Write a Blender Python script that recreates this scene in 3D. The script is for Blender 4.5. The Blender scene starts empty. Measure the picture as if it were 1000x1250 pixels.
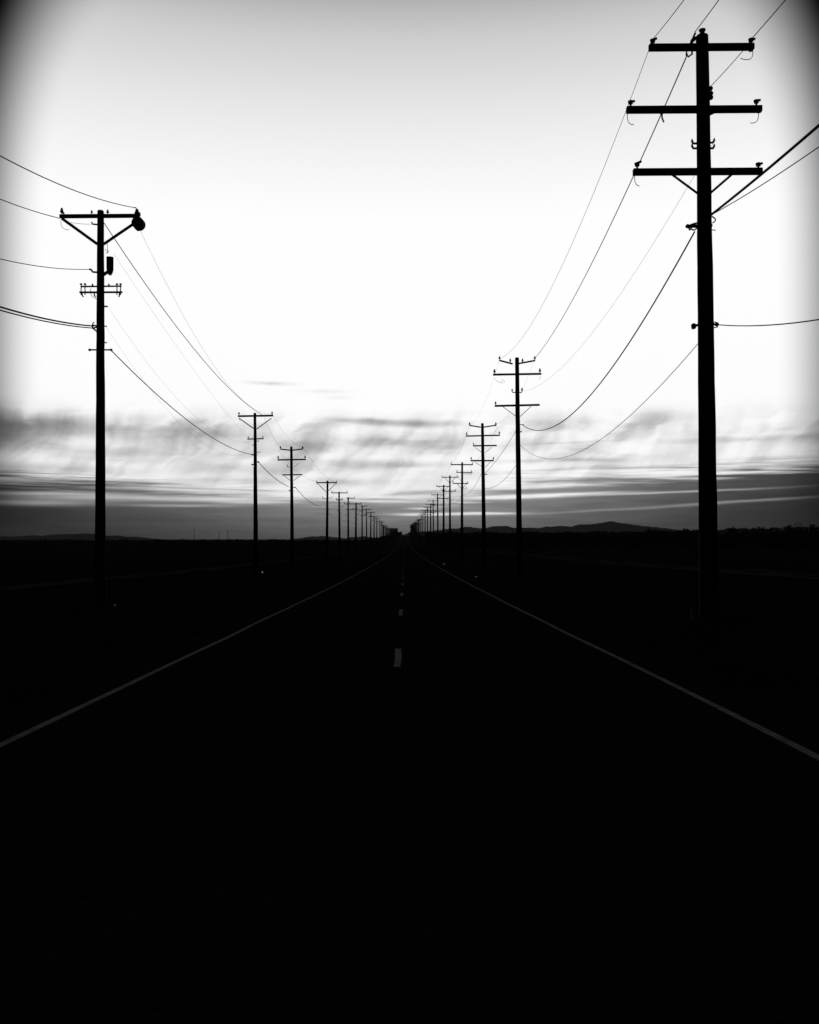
import bpy, bmesh, math, random
from mathutils import Vector, Matrix
random.seed(7)
C = bpy.context.scene.collection
SC = bpy.context.scene
PI = math.pi

# ------------------------------------------------------------------ camera model (photo is 1000 x 1250)
F, VX, HY, EYE = 1150.0, 494.0, 658.0, 1.65
def P(px, py, d):                       # photo pixel at a known distance along the road -> world point
    return Vector(((px-VX)/F*d, d, (HY-py)/F*d + EYE))

# ------------------------------------------------------------------ terrain profile
PROF = [(-80,-0.55),(0,-1.65),(58,-2.42),(138,-3.12),(250,-3.75),(380,-4.1),(550,-3.85),(760,-2.6),(1000,-0.2),(1300,3.6),(1500,5.0),(1800,4.2),(2500,-4.0),(14000,-4.0)]
def prof_raw(d):
    if d <= PROF[0][0]: return PROF[0][1]
    if d >= PROF[-1][0]: return PROF[-1][1]
    n = len(PROF)
    for i in range(n-1):
        x0, z0 = PROF[i]; x1, z1 = PROF[i+1]
        if x0 <= d <= x1:
            h = x1-x0; s = (z1-z0)/h
            def m(k):
                if k == 0: return (PROF[1][1]-PROF[0][1])/(PROF[1][0]-PROF[0][0])
                if k == n-1: return 0
                a = (PROF[k][1]-PROF[k-1][1])/(PROF[k][0]-PROF[k-1][0]); b = (PROF[k+1][1]-PROF[k][1])/(PROF[k+1][0]-PROF[k][0])
                return 0 if a*b <= 0 else 2*a*b/(a+b)
            t = (d-x0)/h
            return (2*t**3-3*t*t+1)*z0 + (t**3-2*t*t+t)*h*m(i) + (-2*t**3+3*t*t)*z1 + (t**3-t*t)*h*m(i+1)
YL = []
y = -60.0
while y < 2400:
    YL.append(y); y += 2.0 if y < 60 else (5.0 if y < 300 else (15.0 if y < 900 else 30.0))
YL.append(2400.0)
ZL = [prof_raw(v)+EYE for v in YL]
def zroad(d):
    if d <= YL[0]: return ZL[0]
    if d >= YL[-1]: return prof_raw(d)+EYE
    lo, hi = 0, len(YL)-1
    while hi-lo > 1:
        m = (lo+hi)//2
        if YL[m] <= d: lo = m
        else: hi = m
    t = (d-YL[lo])/(YL[hi]-YL[lo])
    return ZL[lo]*(1-t)+ZL[hi]*t
def hsh(a, b):
    v = math.sin(a*12.9898+b*78.233)*43758.5453
    return v-math.floor(v)
def vnoise(x, y):
    xi, yi = math.floor(x), math.floor(y); fx, fy = x-xi, y-yi
    fx = fx*fx*(3-2*fx); fy = fy*fy*(3-2*fy)
    a = hsh(xi,yi)*(1-fx)+hsh(xi+1,yi)*fx; b = hsh(xi,yi+1)*(1-fx)+hsh(xi+1,yi+1)*fx
    return a*(1-fy)+b*fy
def zground(x, d):
    z = zroad(d)
    low = -4.0+EYE
    if d > 400 and z > low:
        z = low+(z-low)*math.exp(-(x/60.0)**2)
    ax = abs(x)
    k = min(1.0, max(0.0, (ax-4.4)/3.0))
    z -= 0.05 + 0.32*k*(1-min(1, max(0, (ax-8)/5.0)))
    if ax > 5: z += (vnoise(x*0.6+31, d*0.35)-0.5)*0.22*k
    return z

# ------------------------------------------------------------------ materials (all neutral grey: black-and-white photograph)
def mat(name, v, rough=0.8, metal=0.0, nscale=0.0, namt=0.4, bump=0.0, spec=0.3, stretch=(1,1,1)):
    m = bpy.data.materials.new(name); m.use_nodes = True
    nt = m.node_tree; b = nt.nodes['Principled BSDF']
    b.inputs['Base Color'].default_value = (v,v,v,1); b.inputs['Roughness'].default_value = rough
    b.inputs['Metallic'].default_value = metal; b.inputs['Specular IOR Level'].default_value = spec
    if nscale:
        tc = nt.nodes.new('ShaderNodeTexCoord'); mp = nt.nodes.new('ShaderNodeMapping'); mp.inputs['Scale'].default_value = stretch
        n = nt.nodes.new('ShaderNodeTexNoise'); n.inputs['Scale'].default_value = nscale; n.inputs['Detail'].default_value = 8
        nt.links.new(tc.outputs['Object'], mp.inputs[0]); nt.links.new(mp.outputs[0], n.inputs['Vector'])
        r = nt.nodes.new('ShaderNodeValToRGB')
        lo, hi = v*(1-namt), v*(1+namt)
        r.color_ramp.elements[0].position = 0.3; r.color_ramp.elements[0].color = (lo,lo,lo,1)
        r.color_ramp.elements[1].position = 0.7; r.color_ramp.elements[1].color = (hi,hi,hi,1)
        nt.links.new(n.outputs['Fac'], r.inputs[0]); nt.links.new(r.outputs[0], b.inputs['Base Color'])
        if bump:
            bp = nt.nodes.new('ShaderNodeBump'); bp.inputs['Strength'].default_value = bump; bp.inputs['Distance'].default_value = 0.02
            nt.links.new(n.outputs['Fac'], bp.inputs['Height']); nt.links.new(bp.outputs[0], b.inputs['Normal'])
    return m
M = dict(
    soil=mat('dark_soil', 0.018, 1.0, nscale=0.8, namt=0.5, bump=0.5, spec=0.0),
    asphalt=mat('asphalt', 0.022, 0.95, nscale=40, namt=0.5, bump=0.3, spec=0.0),
    track=mat('pale_dirt', 0.06, 1.0, nscale=0.5, namt=0.5, spec=0.0),
    wood=mat('creosoted_wood', 0.03, 0.9, nscale=30, namt=0.5, bump=0.4, spec=0.1, stretch=(1,1,0.05)),
    arm=mat('weathered_timber', 0.035, 0.9, nscale=30, namt=0.4, spec=0.1, stretch=(0.06,1,1)),
    steel=mat('galvanised_steel', 0.10, 0.6, 0.3, spec=0.2),
    ceramic=mat('brown_porcelain', 0.03, 0.35, spec=0.4),
    can=mat('dark_tank_paint', 0.05, 0.6, spec=0.2),
    wire=mat('weathered_conductor', 0.04, 0.7, spec=0.1),
    leaf=mat('foliage', 0.02, 0.9, nscale=0.7, namt=0.6, spec=0.0),
    bark=mat('bark', 0.03, 0.95, nscale=12, namt=0.4, spec=0.05),
    brush=mat('dark_brush', 0.010, 1.0, nscale=0.7, namt=0.5, spec=0.0),
    grass=mat('dry_grass', 0.03, 1.0, spec=0.0),
    hill=mat('hill_scrub', 0.05, 1.0, nscale=0.004, namt=0.5, spec=0.0),
    foil=mat('bare_aluminium', 0.85, 0.12, 1.0, spec=0.5),
    stake=mat('pale_plastic', 0.75, 0.6),
)
# worn white road paint
def paint_mat():
    m = bpy.data.materials.new('worn_white_paint'); m.use_nodes = True; nt = m.node_tree; b = nt.nodes['Principled BSDF']
    b.inputs['Roughness'].default_value = 0.95; b.inputs['Specular IOR Level'].default_value = 0.0
    tc = nt.nodes.new('ShaderNodeTexCoord'); n = nt.nodes.new('ShaderNodeTexNoise')
    n.inputs['Scale'].default_value = 5; n.inputs['Detail'].default_value = 10; n.inputs['Roughness'].default_value = 0.75
    nt.links.new(tc.outputs['Object'], n.inputs['Vector'])
    r = nt.nodes.new('ShaderNodeValToRGB'); e = r.color_ramp.elements
    e[0].position = 0.40; e[0].color = (0.24,)*3+(1,); e[1].position = 0.56; e[1].color = (0.42,)*3+(1,)
    nt.links.new(n.outputs['Fac'], r.inputs[0]); nt.links.new(r.outputs[0], b.inputs['Base Color'])
    return m
M['paint'] = paint_mat()

# ------------------------------------------------------------------ mesh helpers
def link(name, bm, m, parent=None, smooth=True):
    me = bpy.data.meshes.new(name); bm.to_mesh(me); bm.free()
    me.materials.append(M[m])
    if smooth:
        for p in me.polygons: p.use_smooth = True
        try: me.set_sharp_from_angle(angle=math.radians(35))
        except Exception: pass
    o = bpy.data.objects.new(name, me); C.objects.link(o)
    if parent: o.parent = parent
    return o
def tag(o, label=None, cat=None, group=None, kind=None):
    if label: o['label'] = label
    if cat: o['category'] = cat
    if group: o['group'] = group
    if kind: o['kind'] = kind
    return o
def empty(name, loc):
    o = bpy.data.objects.new(name, None); C.objects.link(o); o.location = loc; o.empty_display_size = 0.3
    return o
def beam(bm, a, b, w, h, bev=0.012):
    a, b = Vector(a), Vector(b); d = b-a; L = d.length; d.normalize()
    up = Vector((0,1,0)) if abs(d.z) > 0.9 else Vector((0,0,1))
    s = d.cross(up).normalized(); u = s.cross(d).normalized()
    bm2 = bmesh.new(); bmesh.ops.create_cube(bm2, size=1)
    bmesh.ops.scale(bm2, vec=(L,w,h), verts=bm2.verts)
    if bev: bmesh.ops.bevel(bm2, geom=list(bm2.edges), offset=bev, segments=1, affect='EDGES')
    mt = Matrix((d, s, u)).transposed().to_4x4(); mt.translation = (a+b)/2
    bm2.transform(mt); me = bpy.data.meshes.new('tmp'); bm2.to_mesh(me); bm2.free(); bm.from_mesh(me); bpy.data.meshes.remove(me)
def tube(bm, pts, r, seg=6):
    pts = [Vector(p) for p in pts]; n = len(pts)
    rr = r if isinstance(r, (list,tuple)) else [r]*n
    rings = []
    for i, p in enumerate(pts):
        t = (pts[min(i+1,n-1)]-pts[max(i-1,0)]).normalized()
        ref = Vector((0,0,1)) if abs(t.z) < 0.9 else Vector((0,1,0))
        s = t.cross(ref).normalized(); u = s.cross(t).normalized()
        rings.append([bm.verts.new(p+rr[i]*(math.cos(2*PI*k/seg)*s+math.sin(2*PI*k/seg)*u)) for k in range(seg)])
    for i in range(n-1):
        for k in range(seg):
            bm.faces.new((rings[i][k], rings[i][(k+1)%seg], rings[i+1][(k+1)%seg], rings[i+1][k]))
    bm.faces.new(rings[0][::-1]); bm.faces.new(rings[-1])
def lathe(bm, base, prof, seg=12, axis='z'):
    base = Vector(base); rings = []
    for r, z in prof:
        ring = []
        for k in range(seg):
            c, s = math.cos(2*PI*k/seg)*r, math.sin(2*PI*k/seg)*r
            v = Vector((c,s,z)) if axis == 'z' else (Vector((c,z,s)) if axis == 'y' else Vector((z,c,s)))
            ring.append(bm.verts.new(base+v))
        rings.append(ring)
    for i in range(len(rings)-1):
        for k in range(seg): bm.faces.new((rings[i][k], rings[i][(k+1)%seg], rings[i+1][(k+1)%seg], rings[i+1][k]))
    bm.faces.new(rings[0][::-1]); bm.faces.new(rings[-1])
    bmesh.ops.recalc_face_normals(bm, faces=bm.faces)
def insul(bm, p, s=1.0, flip=False):           # pin insulator standing on an arm: pin, two skirts, groove, head
    q = -1 if flip else 1
    lathe(bm, p, [(0.018*s,-0.02*q),(0.018*s,0.07*s*q),(0.075*s,0.075*s*q),(0.07*s,0.115*s*q),(0.04*s,0.125*s*q),(0.055*s,0.15*s*q),(0.05*s,0.19*s*q),(0.03*s,0.2*s*q),(0.04*s,0.225*s*q),(0.02*s,0.245*s*q)], 10)
def arc(p0, p1, bend, n=10):
    p0, p1, bend = Vector(p0), Vector(p1), Vector(bend)
    return [p0.lerp(p1, i/n)+bend*4*(i/n)*(1-i/n) for i in range(n+1)]

# ------------------------------------------------------------------ utility poles
class Pole:
    """Pole standing at (X, d); part positions are measured in metres from its base."""
    def __init__(s, X, d, label, group, name='utility_pole'):
        s.X, s.d, s.z = X, d, zground(X, d)
        s.root = tag(empty(name, (X, d, s.z)), label, 'utility pole', group)
    def L(s, px, py, dy=0.0):           # local coordinates of a photo pixel at the pole's own distance
        p = P(px, py, s.d+dy); return Vector((p.x-s.X, dy, p.z-s.z))
    def at(s, v, off):                  # same sight line, moved to the front or back face of the shaft
        f = (s.d+off)/s.d; return Vector(((v.x+s.X)*f-s.X, off, EYE+(v.z+s.z-EYE)*f-s.z))
    def shaft(s, ctr_top, z_top, r_top, ctr_bot, r_bot, seg=20):
        s.c0, s.c1, s.zt, s.r0, s.r1 = ctr_bot, ctr_top, z_top, r_bot, r_top
        bm = bmesh.new(); pts, rr = [], []
        n = 26
        for i in range(n+1):
            t = i/n; z = -0.6+(z_top+0.6)*t
            pts.append((s.cx(z)+random.uniform(-1,1)*0.006, random.uniform(-1,1)*0.006, z)); rr.append(s.rad(z)*random.uniform(0.985,1.015))
        pts.append((pts[-1][0], pts[-1][1], z_top+0.03)); rr.append(rr[-1]*0.8)
        tube(bm, pts, rr, seg)
        s.sh = link('pole_shaft', bm, 'wood', s.root)
    def cx(s, z): t = max(0, z)/s.zt; return s.c0+(s.c1-s.c0)*t
    def rad(s, z): t = max(0, z)/s.zt; return s.r0+(s.r1-s.r0)*t
    def arm(s, a, b, h=0.13, w=0.11, front=True, ins=(), iscale=1.0):
        """crossarm bolted on the front (viewer) or back face of the shaft; ins = list of x fractions with an insulator"""
        a, b = Vector(a), Vector(b)
        off = (s.rad(a.z)+w/2-0.03)*(-1 if front else 1)
        a, b = s.at(a, off), s.at(b, off)
        bm = bmesh.new(); beam(bm, a, b, w, h)
        beam(bm, (s.cx(a.z), off-w*0.5-0.02, (a.z+b.z)/2), (s.cx(a.z), off+w*0.5+0.02, (a.z+b.z)/2), 0.05, 0.05, 0)
        o = link('crossarm', bm, 'arm', s.root)
        for t in ins:
            p = a.lerp(b, t); p.z += h/2-0.005
            bi = bmesh.new(); insul(bi, p, iscale); link('insulator', bi, 'ceramic', o)
        return o
    def part(s, name, m, fn, parent=None):
        bm = bmesh.new(); fn(bm); return link(name, bm, m, parent or s.root)
    def brace(s, a, b, t=0.045, dy=None):
        a, b = Vector(a), Vector(b)
        if dy is None: dy = -(s.rad(a.z)+0.02)
        a, b = s.at(a, dy-0.06), s.at(b, dy+0.03)
        return s.part('brace', 'steel', lambda bm: beam(bm, a, b, 0.02, t, 0.003))
    def loop(s, pts, r=0.011, name='jumper_wire'):
        return s.part(name, 'wire', lambda bm: tube(bm, pts, r, 6))
    def bracket(s, z, dx, dz=0.1, sc=1.0, bar=0.03):     # side bracket holding a small upright insulator
        c, r = s.cx(z), s.rad(z); sg = 1 if dx > 0 else -1
        x0, x1 = c+sg*(r-0.03), c+sg*(r+abs(dx))
        o = s.part('bracket', 'steel', lambda bm: (tube(bm, [(x0,0,z),(x1-sg*0.05,0,z),(x1,0,z+0.04),(x1,0,z+dz)], bar, 8)))
        s.part('insulator', 'ceramic', lambda bm: insul(bm, (x1,0,z+dz*0.5), sc), o)
        return o
    def clamp(s, z, dx, h=0.09, t=0.06):                   # band with a dead-end clamp sticking out to one side
        c, r = s.cx(z), s.rad(z); sg = 1 if dx > 0 else -1
        def f(bm):
            lathe(bm, (c,0,z-0.03), [(r*0.98,0),(r+0.015,0.003),(r+0.015,0.057),(r*0.98,0.06)], 20)
            beam(bm, (c+sg*(r-0.02),0,z), (c+sg*(r+abs(dx)),0,z), 0.05, t, 0.008)
            lathe(bm, (c+sg*(r+abs(dx)),-0.05,z), [(h*0.3,0),(h*0.6,0.02),(h*0.45,0.05),(h*0.6,0.08),(h*0.3,0.1)], 10, 'y')
        return s.part('wire_clamp', 'steel', f)

GR_R = 'utility poles along the right side of the road'
GR_L = 'utility poles along the left side of the road'
XR, DR0 = 9.3, 28.75
def dR(px): return XR*F/(px-VX)
XL = -11.0
def dL(px): return XL*F/(px-VX)

# ---- near right pole: three wide crossarms
d1 = DR0
p = Pole(9.3, d1, 'tall near utility pole with three wide crossarms, standing right of the road', GR_R)
zt = p.L(857,44).z
p.shaft(p.L(857.4,44).x, zt, 0.185, p.L(866,735).x, 0.29)
p.part('insulator', 'ceramic', lambda bm: lathe(bm, (p.cx(zt),0,zt), [(0.1,0),(0.085,0.05),(0.07,0.1),(0.075,0.14),(0.1,0.16),(0.105,0.2),(0.05,0.215)], 14))
a1 = p.arm(p.L(792.3,58), p.L(920.5,57), 0.185, 0.16)
a2 = p.arm(p.L(765,134), p.L(930,133), 0.19, 0.16)
a3 = p.arm(p.L(773,210), p.L(930.5,209), 0.185, 0.16)
fy = -(p.rad(zt)+0.05)
def tie(bm, px, py, sc=1.0, skew=0.0):        # side-tied insulator: squat head lying to one side of its pin
    q = p.L(px, py, fy); 
    lathe(bm, q, [(0.03,-0.02),(0.03,0.05),(0.075*sc,0.06),(0.06*sc,0.09),(0.08*sc,0.1),(0.07*sc,0.15*sc),(0.03,0.17*sc)], 10)
    beam(bm, q+Vector((-0.08,0,0.12)), q+Vector((0.13,0,0.12+skew)), 0.07, 0.06, 0.01)
for arm_, px, py, sk in ((a1,797,54,0.06),(a1,917,53,0.02),(a2,770,129,0.02),(a2,923.5,128,0.03),(a3,778,205,0.08),(a3,926,205,0.02)):
    p.part('insulator', 'ceramic', lambda bm: tie(bm, px, py, 1.0, sk), arm_)
# end blocks hanging slightly under the right-hand tips
for px, py in ((917,60),(927,135),(928,211)):
    p.part('end_fitting', 'steel', lambda bm: beam(bm, p.L(px-3,py,fy-0.1), p.L(px+2.5,py-1,fy-0.1), 0.12, 0.16, 0.03))
for a, b in (((820.6,213),(852.5,236.5)),((893.5,213),(864,238.5))): p.brace(p.L(*a), p.L(*b), 0.07)
p.brace(p.L(875,136), p.L(864,141), 0.06)
p.loop(arc(p.L(919,61,fy), p.L(904,71,fy), (0.12,0,-0.14)))
p.loop(arc(p.L(766,138,fy), p.L(774,152,fy), (-0.06,0,-0.1)))
p.loop(arc(p.L(926,137,fy), p.L(916,150,fy), (0.08,0,-0.1)))
p.loop(arc(p.L(775,214,fy), p.L(781,227,fy), (-0.05,0,-0.07)))
p.loop([p.L(849,40,fy), p.L(845,49,fy), p.L(843,58,fy), p.L(838.5,62,fy), p.L(838,67,fy), p.L(841,69,fy), p.L(845,66,fy), p.L(845,60,fy)], 0.03)
p.part('bracket', 'steel', lambda bm: (tube(bm, [p.L(852,46), p.L(848,47), p.L(845,50), p.L(843,56)], 0.06, 8)))
p.part('bracket', 'steel', lambda bm: (beam(bm, p.L(806,137,fy), p.L(810,137,fy), 0.08, 0.1, 0.01), tube(bm, [p.L(808,137,fy), p.L(808.5,144,fy), p.L(810.5,149,fy)], 0.025, 6)))
for px, py in ((845,173),(845,179),(872,172),(872,179)):
    q = p.L(px, py); sg = 1 if px > 860 else -1
    o = p.part('bracket', 'steel', lambda bm: tube(bm, [(p.cx(q.z)+sg*p.rad(q.z)*0.9,0,q.z-0.05),(q.x-sg*0.04,0,q.z-0.05),(q.x,0,q.z+0.02)], 0.035, 8))
    p.part('insulator', 'ceramic', lambda bm: insul(bm, (q.x,0,q.z-0.03), 0.5), o)
for px, py in ((867.5,108),(868,114),(868,119)):
    q = p.L(px, py); p.part('wire_clamp', 'steel', lambda bm: lathe(bm, (q.x,-0.05,q.z), [(0.02,0),(0.07,0.02),(0.07,0.08),(0.02,0.1)], 10, 'y'))
p.clamp(p.L(0,276).z, -0.3, 0.1, 0.1)
p.loop(arc(p.L(852,272), p.L(843,281), (-0.14,0,0.02)), 0.03)
p.loop(arc(p.L(852,276), p.L(842,276), (0,0,-0.12)), 0.022)
p.loop([p.L(852,277), p.L(838.5,276.5)], 0.02, 'hook')
p.loop(arc(p.L(869,264), p.L(870,272), (0.1,0,0)), 0.02)
p.loop([p.L(869,280.5), p.L(874,281)], 0.014, 'hook')
p.part('junction_box', 'can', lambda bm: (beam(bm, p.L(844.3,398.5), p.L(849.5,398), 0.13, 0.17, 0.03), beam(bm, p.L(848,397), p.L(856,397), 0.06, 0.07, 0.01)))
p.clamp(p.L(0,396).z, 0.1, 0.1, 0.06)
p.part('hook', 'steel', lambda bm: tube(bm, [p.L(872,393), p.L(876,394), p.L(876.5,399), p.L(872,400)], 0.02, 6))
R1 = p

# ---- second right pole
d2 = dR(634.3)
p = Pole(9.3, d2, 'second utility pole right of the road, V-bent top arm over two straight crossarms', GR_R)
zt = p.L(631,437).z
p.shaft(p.L(631.2,437).x, zt, 0.16, p.L(634.6,690).x, 0.25)
aa = p.arm(p.L(609.5,439.8), p.L(626,444.2), 0.125, 0.1); ab = p.arm(p.L(633,443.8), p.L(653.5,440), 0.125, 0.1)
for o, pts in ((aa, (610,623)), (ab, (653,638))):
    for px in pts: p.part('insulator', 'ceramic', lambda bm: insul(bm, p.L(px, 439.5 if px in (610,653) else 442.5, -0.2), 1.3), o)
p.arm(p.L(602,457.3), p.L(661,456.3), 0.155, 0.12, True, (0.03,0.97), 1.5)
p.arm(p.L(604,495.5), p.L(659,494.2), 0.155, 0.12, True, (0.02,), 1.2)
for a, b in (((613.5,496),(630.5,508.5)),((648.5,496),(635,508.5))): p.brace(p.L(*a), p.L(*b), 0.05)
p.bracket(p.L(0,479).z, -0.25, 0.12, 1.0, 0.04); p.bracket(p.L(0,479).z, 0.2, 0.12, 1.3, 0.04)
p.part('step', 'steel', lambda bm: beam(bm, p.L(629,527), p.L(637.5,527), 0.05, 0.08, 0.01))
p.part('step', 'steel', lambda bm: beam(bm, p.L(635,518.3), p.L(640,518.3), 0.05, 0.05, 0.01))
p.loop(arc(p.L(604,462,-0.2), p.L(612,467,-0.2), (0,0,-0.1)), 0.012)
p.loop([p.L(612,467,-0.2), p.L(614,462,-0.2), p.L(616,466,-0.2), p.L(613,468,-0.2)], 0.016)
p.loop(arc(p.L(660,459,-0.2), p.L(658,463,-0.2), (0,0,-0.05)), 0.012)
R2 = p

# ---- third right pole: four arms
d3 = dR(590.3)
p = Pole(9.3, d3, 'third utility pole right of the road, carrying four crossarms', GR_R)
zt = p.L(588,517).z
p.shaft(p.L(589,517).x, zt, 0.165, p.L(591.4,680).x, 0.27)
o1 = p.arm(p.L(573,519.2), p.L(587,521.5), 0.14, 0.1); o2 = p.arm(p.L(590,521.5), p.L(606,519), 0.14, 0.1)
for o, px in ((o1,573.4),(o2,605.4)): p.part('insulator', 'ceramic', lambda bm: insul(bm, p.L(px, 519.5, -0.2), 1.6), o)
p.arm(p.L(569,532.3), p.L(610.5,531.3), 0.16, 0.12, True, (0.02,0.98), 1.5)
p.arm(p.L(577.5,544.2), p.L(606.5,543.8), 0.16, 0.12, True, (0.02,), 1.2)
p.arm(p.L(574.7,562.3), p.L(603,562.3), 0.17, 0.12, True, (0.02,0.98), 1.4)
for a, b in (((580,546),(589,553)),((600,546),(592,553)),((580,564),(589.5,570.5)),((599,564),(592,570.5))): p.brace(p.L(*a), p.L(*b), 0.055)
p.part('step', 'steel', lambda bm: beam(bm, p.L(588,579), p.L(595,579), 0.05, 0.1, 0.01))
R3 = p

# ---- near left pole
e1 = dL(122)
p = Pole(-11.0, e1, 'near utility pole left of the road, round drum at its braced crossarm tip', GR_L)
zt = p.L(122,258).z
p.shaft(p.L(122.9,258).x, zt, 0.115, p.L(122.4,728).x, 0.2)
fy = -(p.rad(zt)+0.05)
a1 = p.arm(p.L(73,264), p.L(169,263.3), 0.125, 0.12)
for px, py, sc in ((75.5,261,0.9),(112,261.5,0.6),(131.5,261.5,0.7)):
    p.part('insulator', 'ceramic', lambda bm: insul(bm, p.L(px,py,fy), sc), a1)
p.part('insulator', 'ceramic', lambda bm: beam(bm, p.L(74,258.5,fy), p.L(78.5,260.5,fy), 0.07, 0.06, 0.01), a1)
p.part('insulator', 'ceramic', lambda bm: (beam(bm, p.L(165,261.5,fy-.05), p.L(171.5,261.5,fy-.05), 0.14, 0.16, 0.03), lathe(bm, p.L(167.2,259,fy), [(0.09,-0.05),(0.09,0.0),(0.05,0.02),(0.065,0.05),(0.05,0.1),(0.03,0.12)], 10), tube(bm, [p.L(167,256,fy),p.L(166,253.5,fy),p.L(163.5,253.3,fy)], 0.02, 6)), a1)
q = p.L(169.2,273.2,fy-0.02)
drum = p.part('drum', 'can', lambda bm: lathe(bm, q+Vector((0,-0.22,0)), [(0.1,0),(0.18,0.02),(0.215,0.06),(0.215,0.3),(0.22,0.31),(0.22,0.34),(0.16,0.4),(0.08,0.42)], 28, 'y'))
p.part('bushing', 'ceramic', lambda bm: (lathe(bm, q+Vector((-0.02,0,-0.26)), [(0.02,0),(0.05,0.02),(0.03,0.05),(0.05,0.08)], 8), lathe(bm, q+Vector((0.04,0,-0.24)), [(0.02,0),(0.04,0.02),(0.04,0.06)], 8)), drum)
p.part('bracket', 'steel', lambda bm: beam(bm, p.L(169.5,266,fy), p.L(169.5,269,fy), 0.1, 0.2, 0.01))
p.brace(p.L(75.5,266.5), p.L(119,298), 0.105); p.brace(p.L(163,273.2), p.L(126.5,298), 0.105)
p.loop(arc(p.L(74.5,268,fy), p.L(85,280.5,fy), (-0.1,0,-0.1)), 0.009)
p.loop([p.L(112,271), p.L(113,273.5), p.L(119,274)], 0.03, 'hook')
p.loop(arc(p.L(86,271.5,fy), p.L(112,273.5,fy), (0,0,-0.02)), 0.007)
p.loop([p.L(131,296,-.1), p.L(131.2,305,-.1), p.L(129.5,306.5,-.1), p.L(128.5,304,-.1)], 0.01)
p.loop(arc(p.L(131,305,-.1), p.L(130,309,-.1), (.04,0,0)), 0.018)
def trf(bm):
    c = p.L(134.3,313.7).x; zb, z1 = p.L(0,331).z, p.L(0,313.7).z
    lathe(bm, (c,0,zb-0.04), [(0.05,-0.1),(0.09,-0.03),(0.125,0.1),(0.125,z1-zb),(0.13,z1-zb+0.005),(0.13,z1-zb+0.03),(0.06,z1-zb+0.045)], 16)
tr = p.part('cutout_canister', 'can', trf)
p.part('bracket', 'steel', lambda bm: beam(bm, p.L(126,335.5), p.L(135,329.5), 0.08, 0.11, 0.02), tr)
o = p.part('bracket', 'steel', lambda bm: tube(bm, [p.L(119,332.3), p.L(113.5,332), p.L(111,329), p.L(109,328.5)], 0.035, 8))
cm = p.arm(p.L(97,356.8), p.L(149.5,356.6), 0.06, 0.08)
cm2 = p.arm(p.L(98.5,349.8), p.L(148.5,349.2), 0.045, 0.08)
for px in (99,103.8,142.8,147.2):
    p.part('pin', 'steel', lambda bm: lathe(bm, p.L(px,360,fy-.04), [(0.02,0),(0.02,0.36),(0.045,0.37),(0.05,0.4),(0.02,0.42)], 8), cm)
for px, dx in ((100,2),(146,-1),(115,2)):
    p.part('hook', 'steel', lambda bm: tube(bm, [p.L(px,358,fy), p.L(px+dx*.3,361,fy), p.L(px+dx,362.5,fy)], 0.025, 6), cm)
for px in (113,133): p.part('insulator', 'ceramic', lambda bm: insul(bm, p.L(px,350,fy), 0.5), cm2)
p.loop(arc(p.L(111,352,fy), p.L(118,365,fy), (-0.08,0,-0.05)), 0.012)
p.loop([p.L(127,374,0), p.L(131.5,374,0)], 0.03, 'hook')
for py in (398, 418): p.loop([p.L(127.5,py,0), p.L(130.5,py+.3,0)], 0.022, 'hook')
p.part('wire_clamp', 'steel', lambda bm: [beam(bm, p.L(112.5,y_), p.L(118.5,y2), 0.05, 0.05, 0.01) for y_, y2 in ((396.5,398),(401,399),(399,405))])
p.loop(arc(p.L(115,393), p.L(117,404), (-0.1,0,0)), 0.018)
p.arm(p.L(108.5,427), p.L(136.5,427), 0.05, 0.06, True, (), 1)
for px in (109.5,135.8): p.part('hook', 'steel', lambda bm: lathe(bm, p.L(px,428.6,fy-.05), [(0.02,0),(0.05,0.02),(0.05,0.07),(0.02,0.09)], 8))
L1 = p

# ---- second left pole
e2 = dL(311.5)
p = Pole(-11.0, e2, 'second utility pole left of the road, one braced crossarm above a short lower arm', GR_L)
zt = p.L(311,504.5).z
p.shaft(p.L(311.3,504.5).x, zt, 0.1, p.L(312.6,690).x, 0.19)
p.arm(p.L(290.5,508), p.L(333.5,507.3), 0.13, 0.12, True, (0.03,0.97), 1.0)
for a, b in (((292,510.5),(309.5,523)),((331.5,510.5),(313.5,523.5))): p.brace(p.L(*a), p.L(*b), 0.07)
p.arm(p.L(302,536), p.L(322,535.4), 0.08, 0.1, True, (0.06,0.94), 0.7)
p.loop(arc(p.L(291.5,511,-.2), p.L(294,513.5,-.2), (0,0,-0.05)), 0.012)
for z_, dx in ((543,-.15),(538.5,.12),(552,.22)): p.loop([p.L(311.5,z_), Vector((p.cx(5)+math.copysign(p.rad(8),dx)+dx,0,p.L(0,z_).z))], 0.025, 'hook')
p.clamp(p.L(0,555).z, -0.12, 0.1, 0.08); p.clamp(p.L(0,567).z, -0.1, 0.1, 0.08); p.clamp(p.L(0,564).z, 0.12, 0.1, 0.06)
L2 = p

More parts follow.
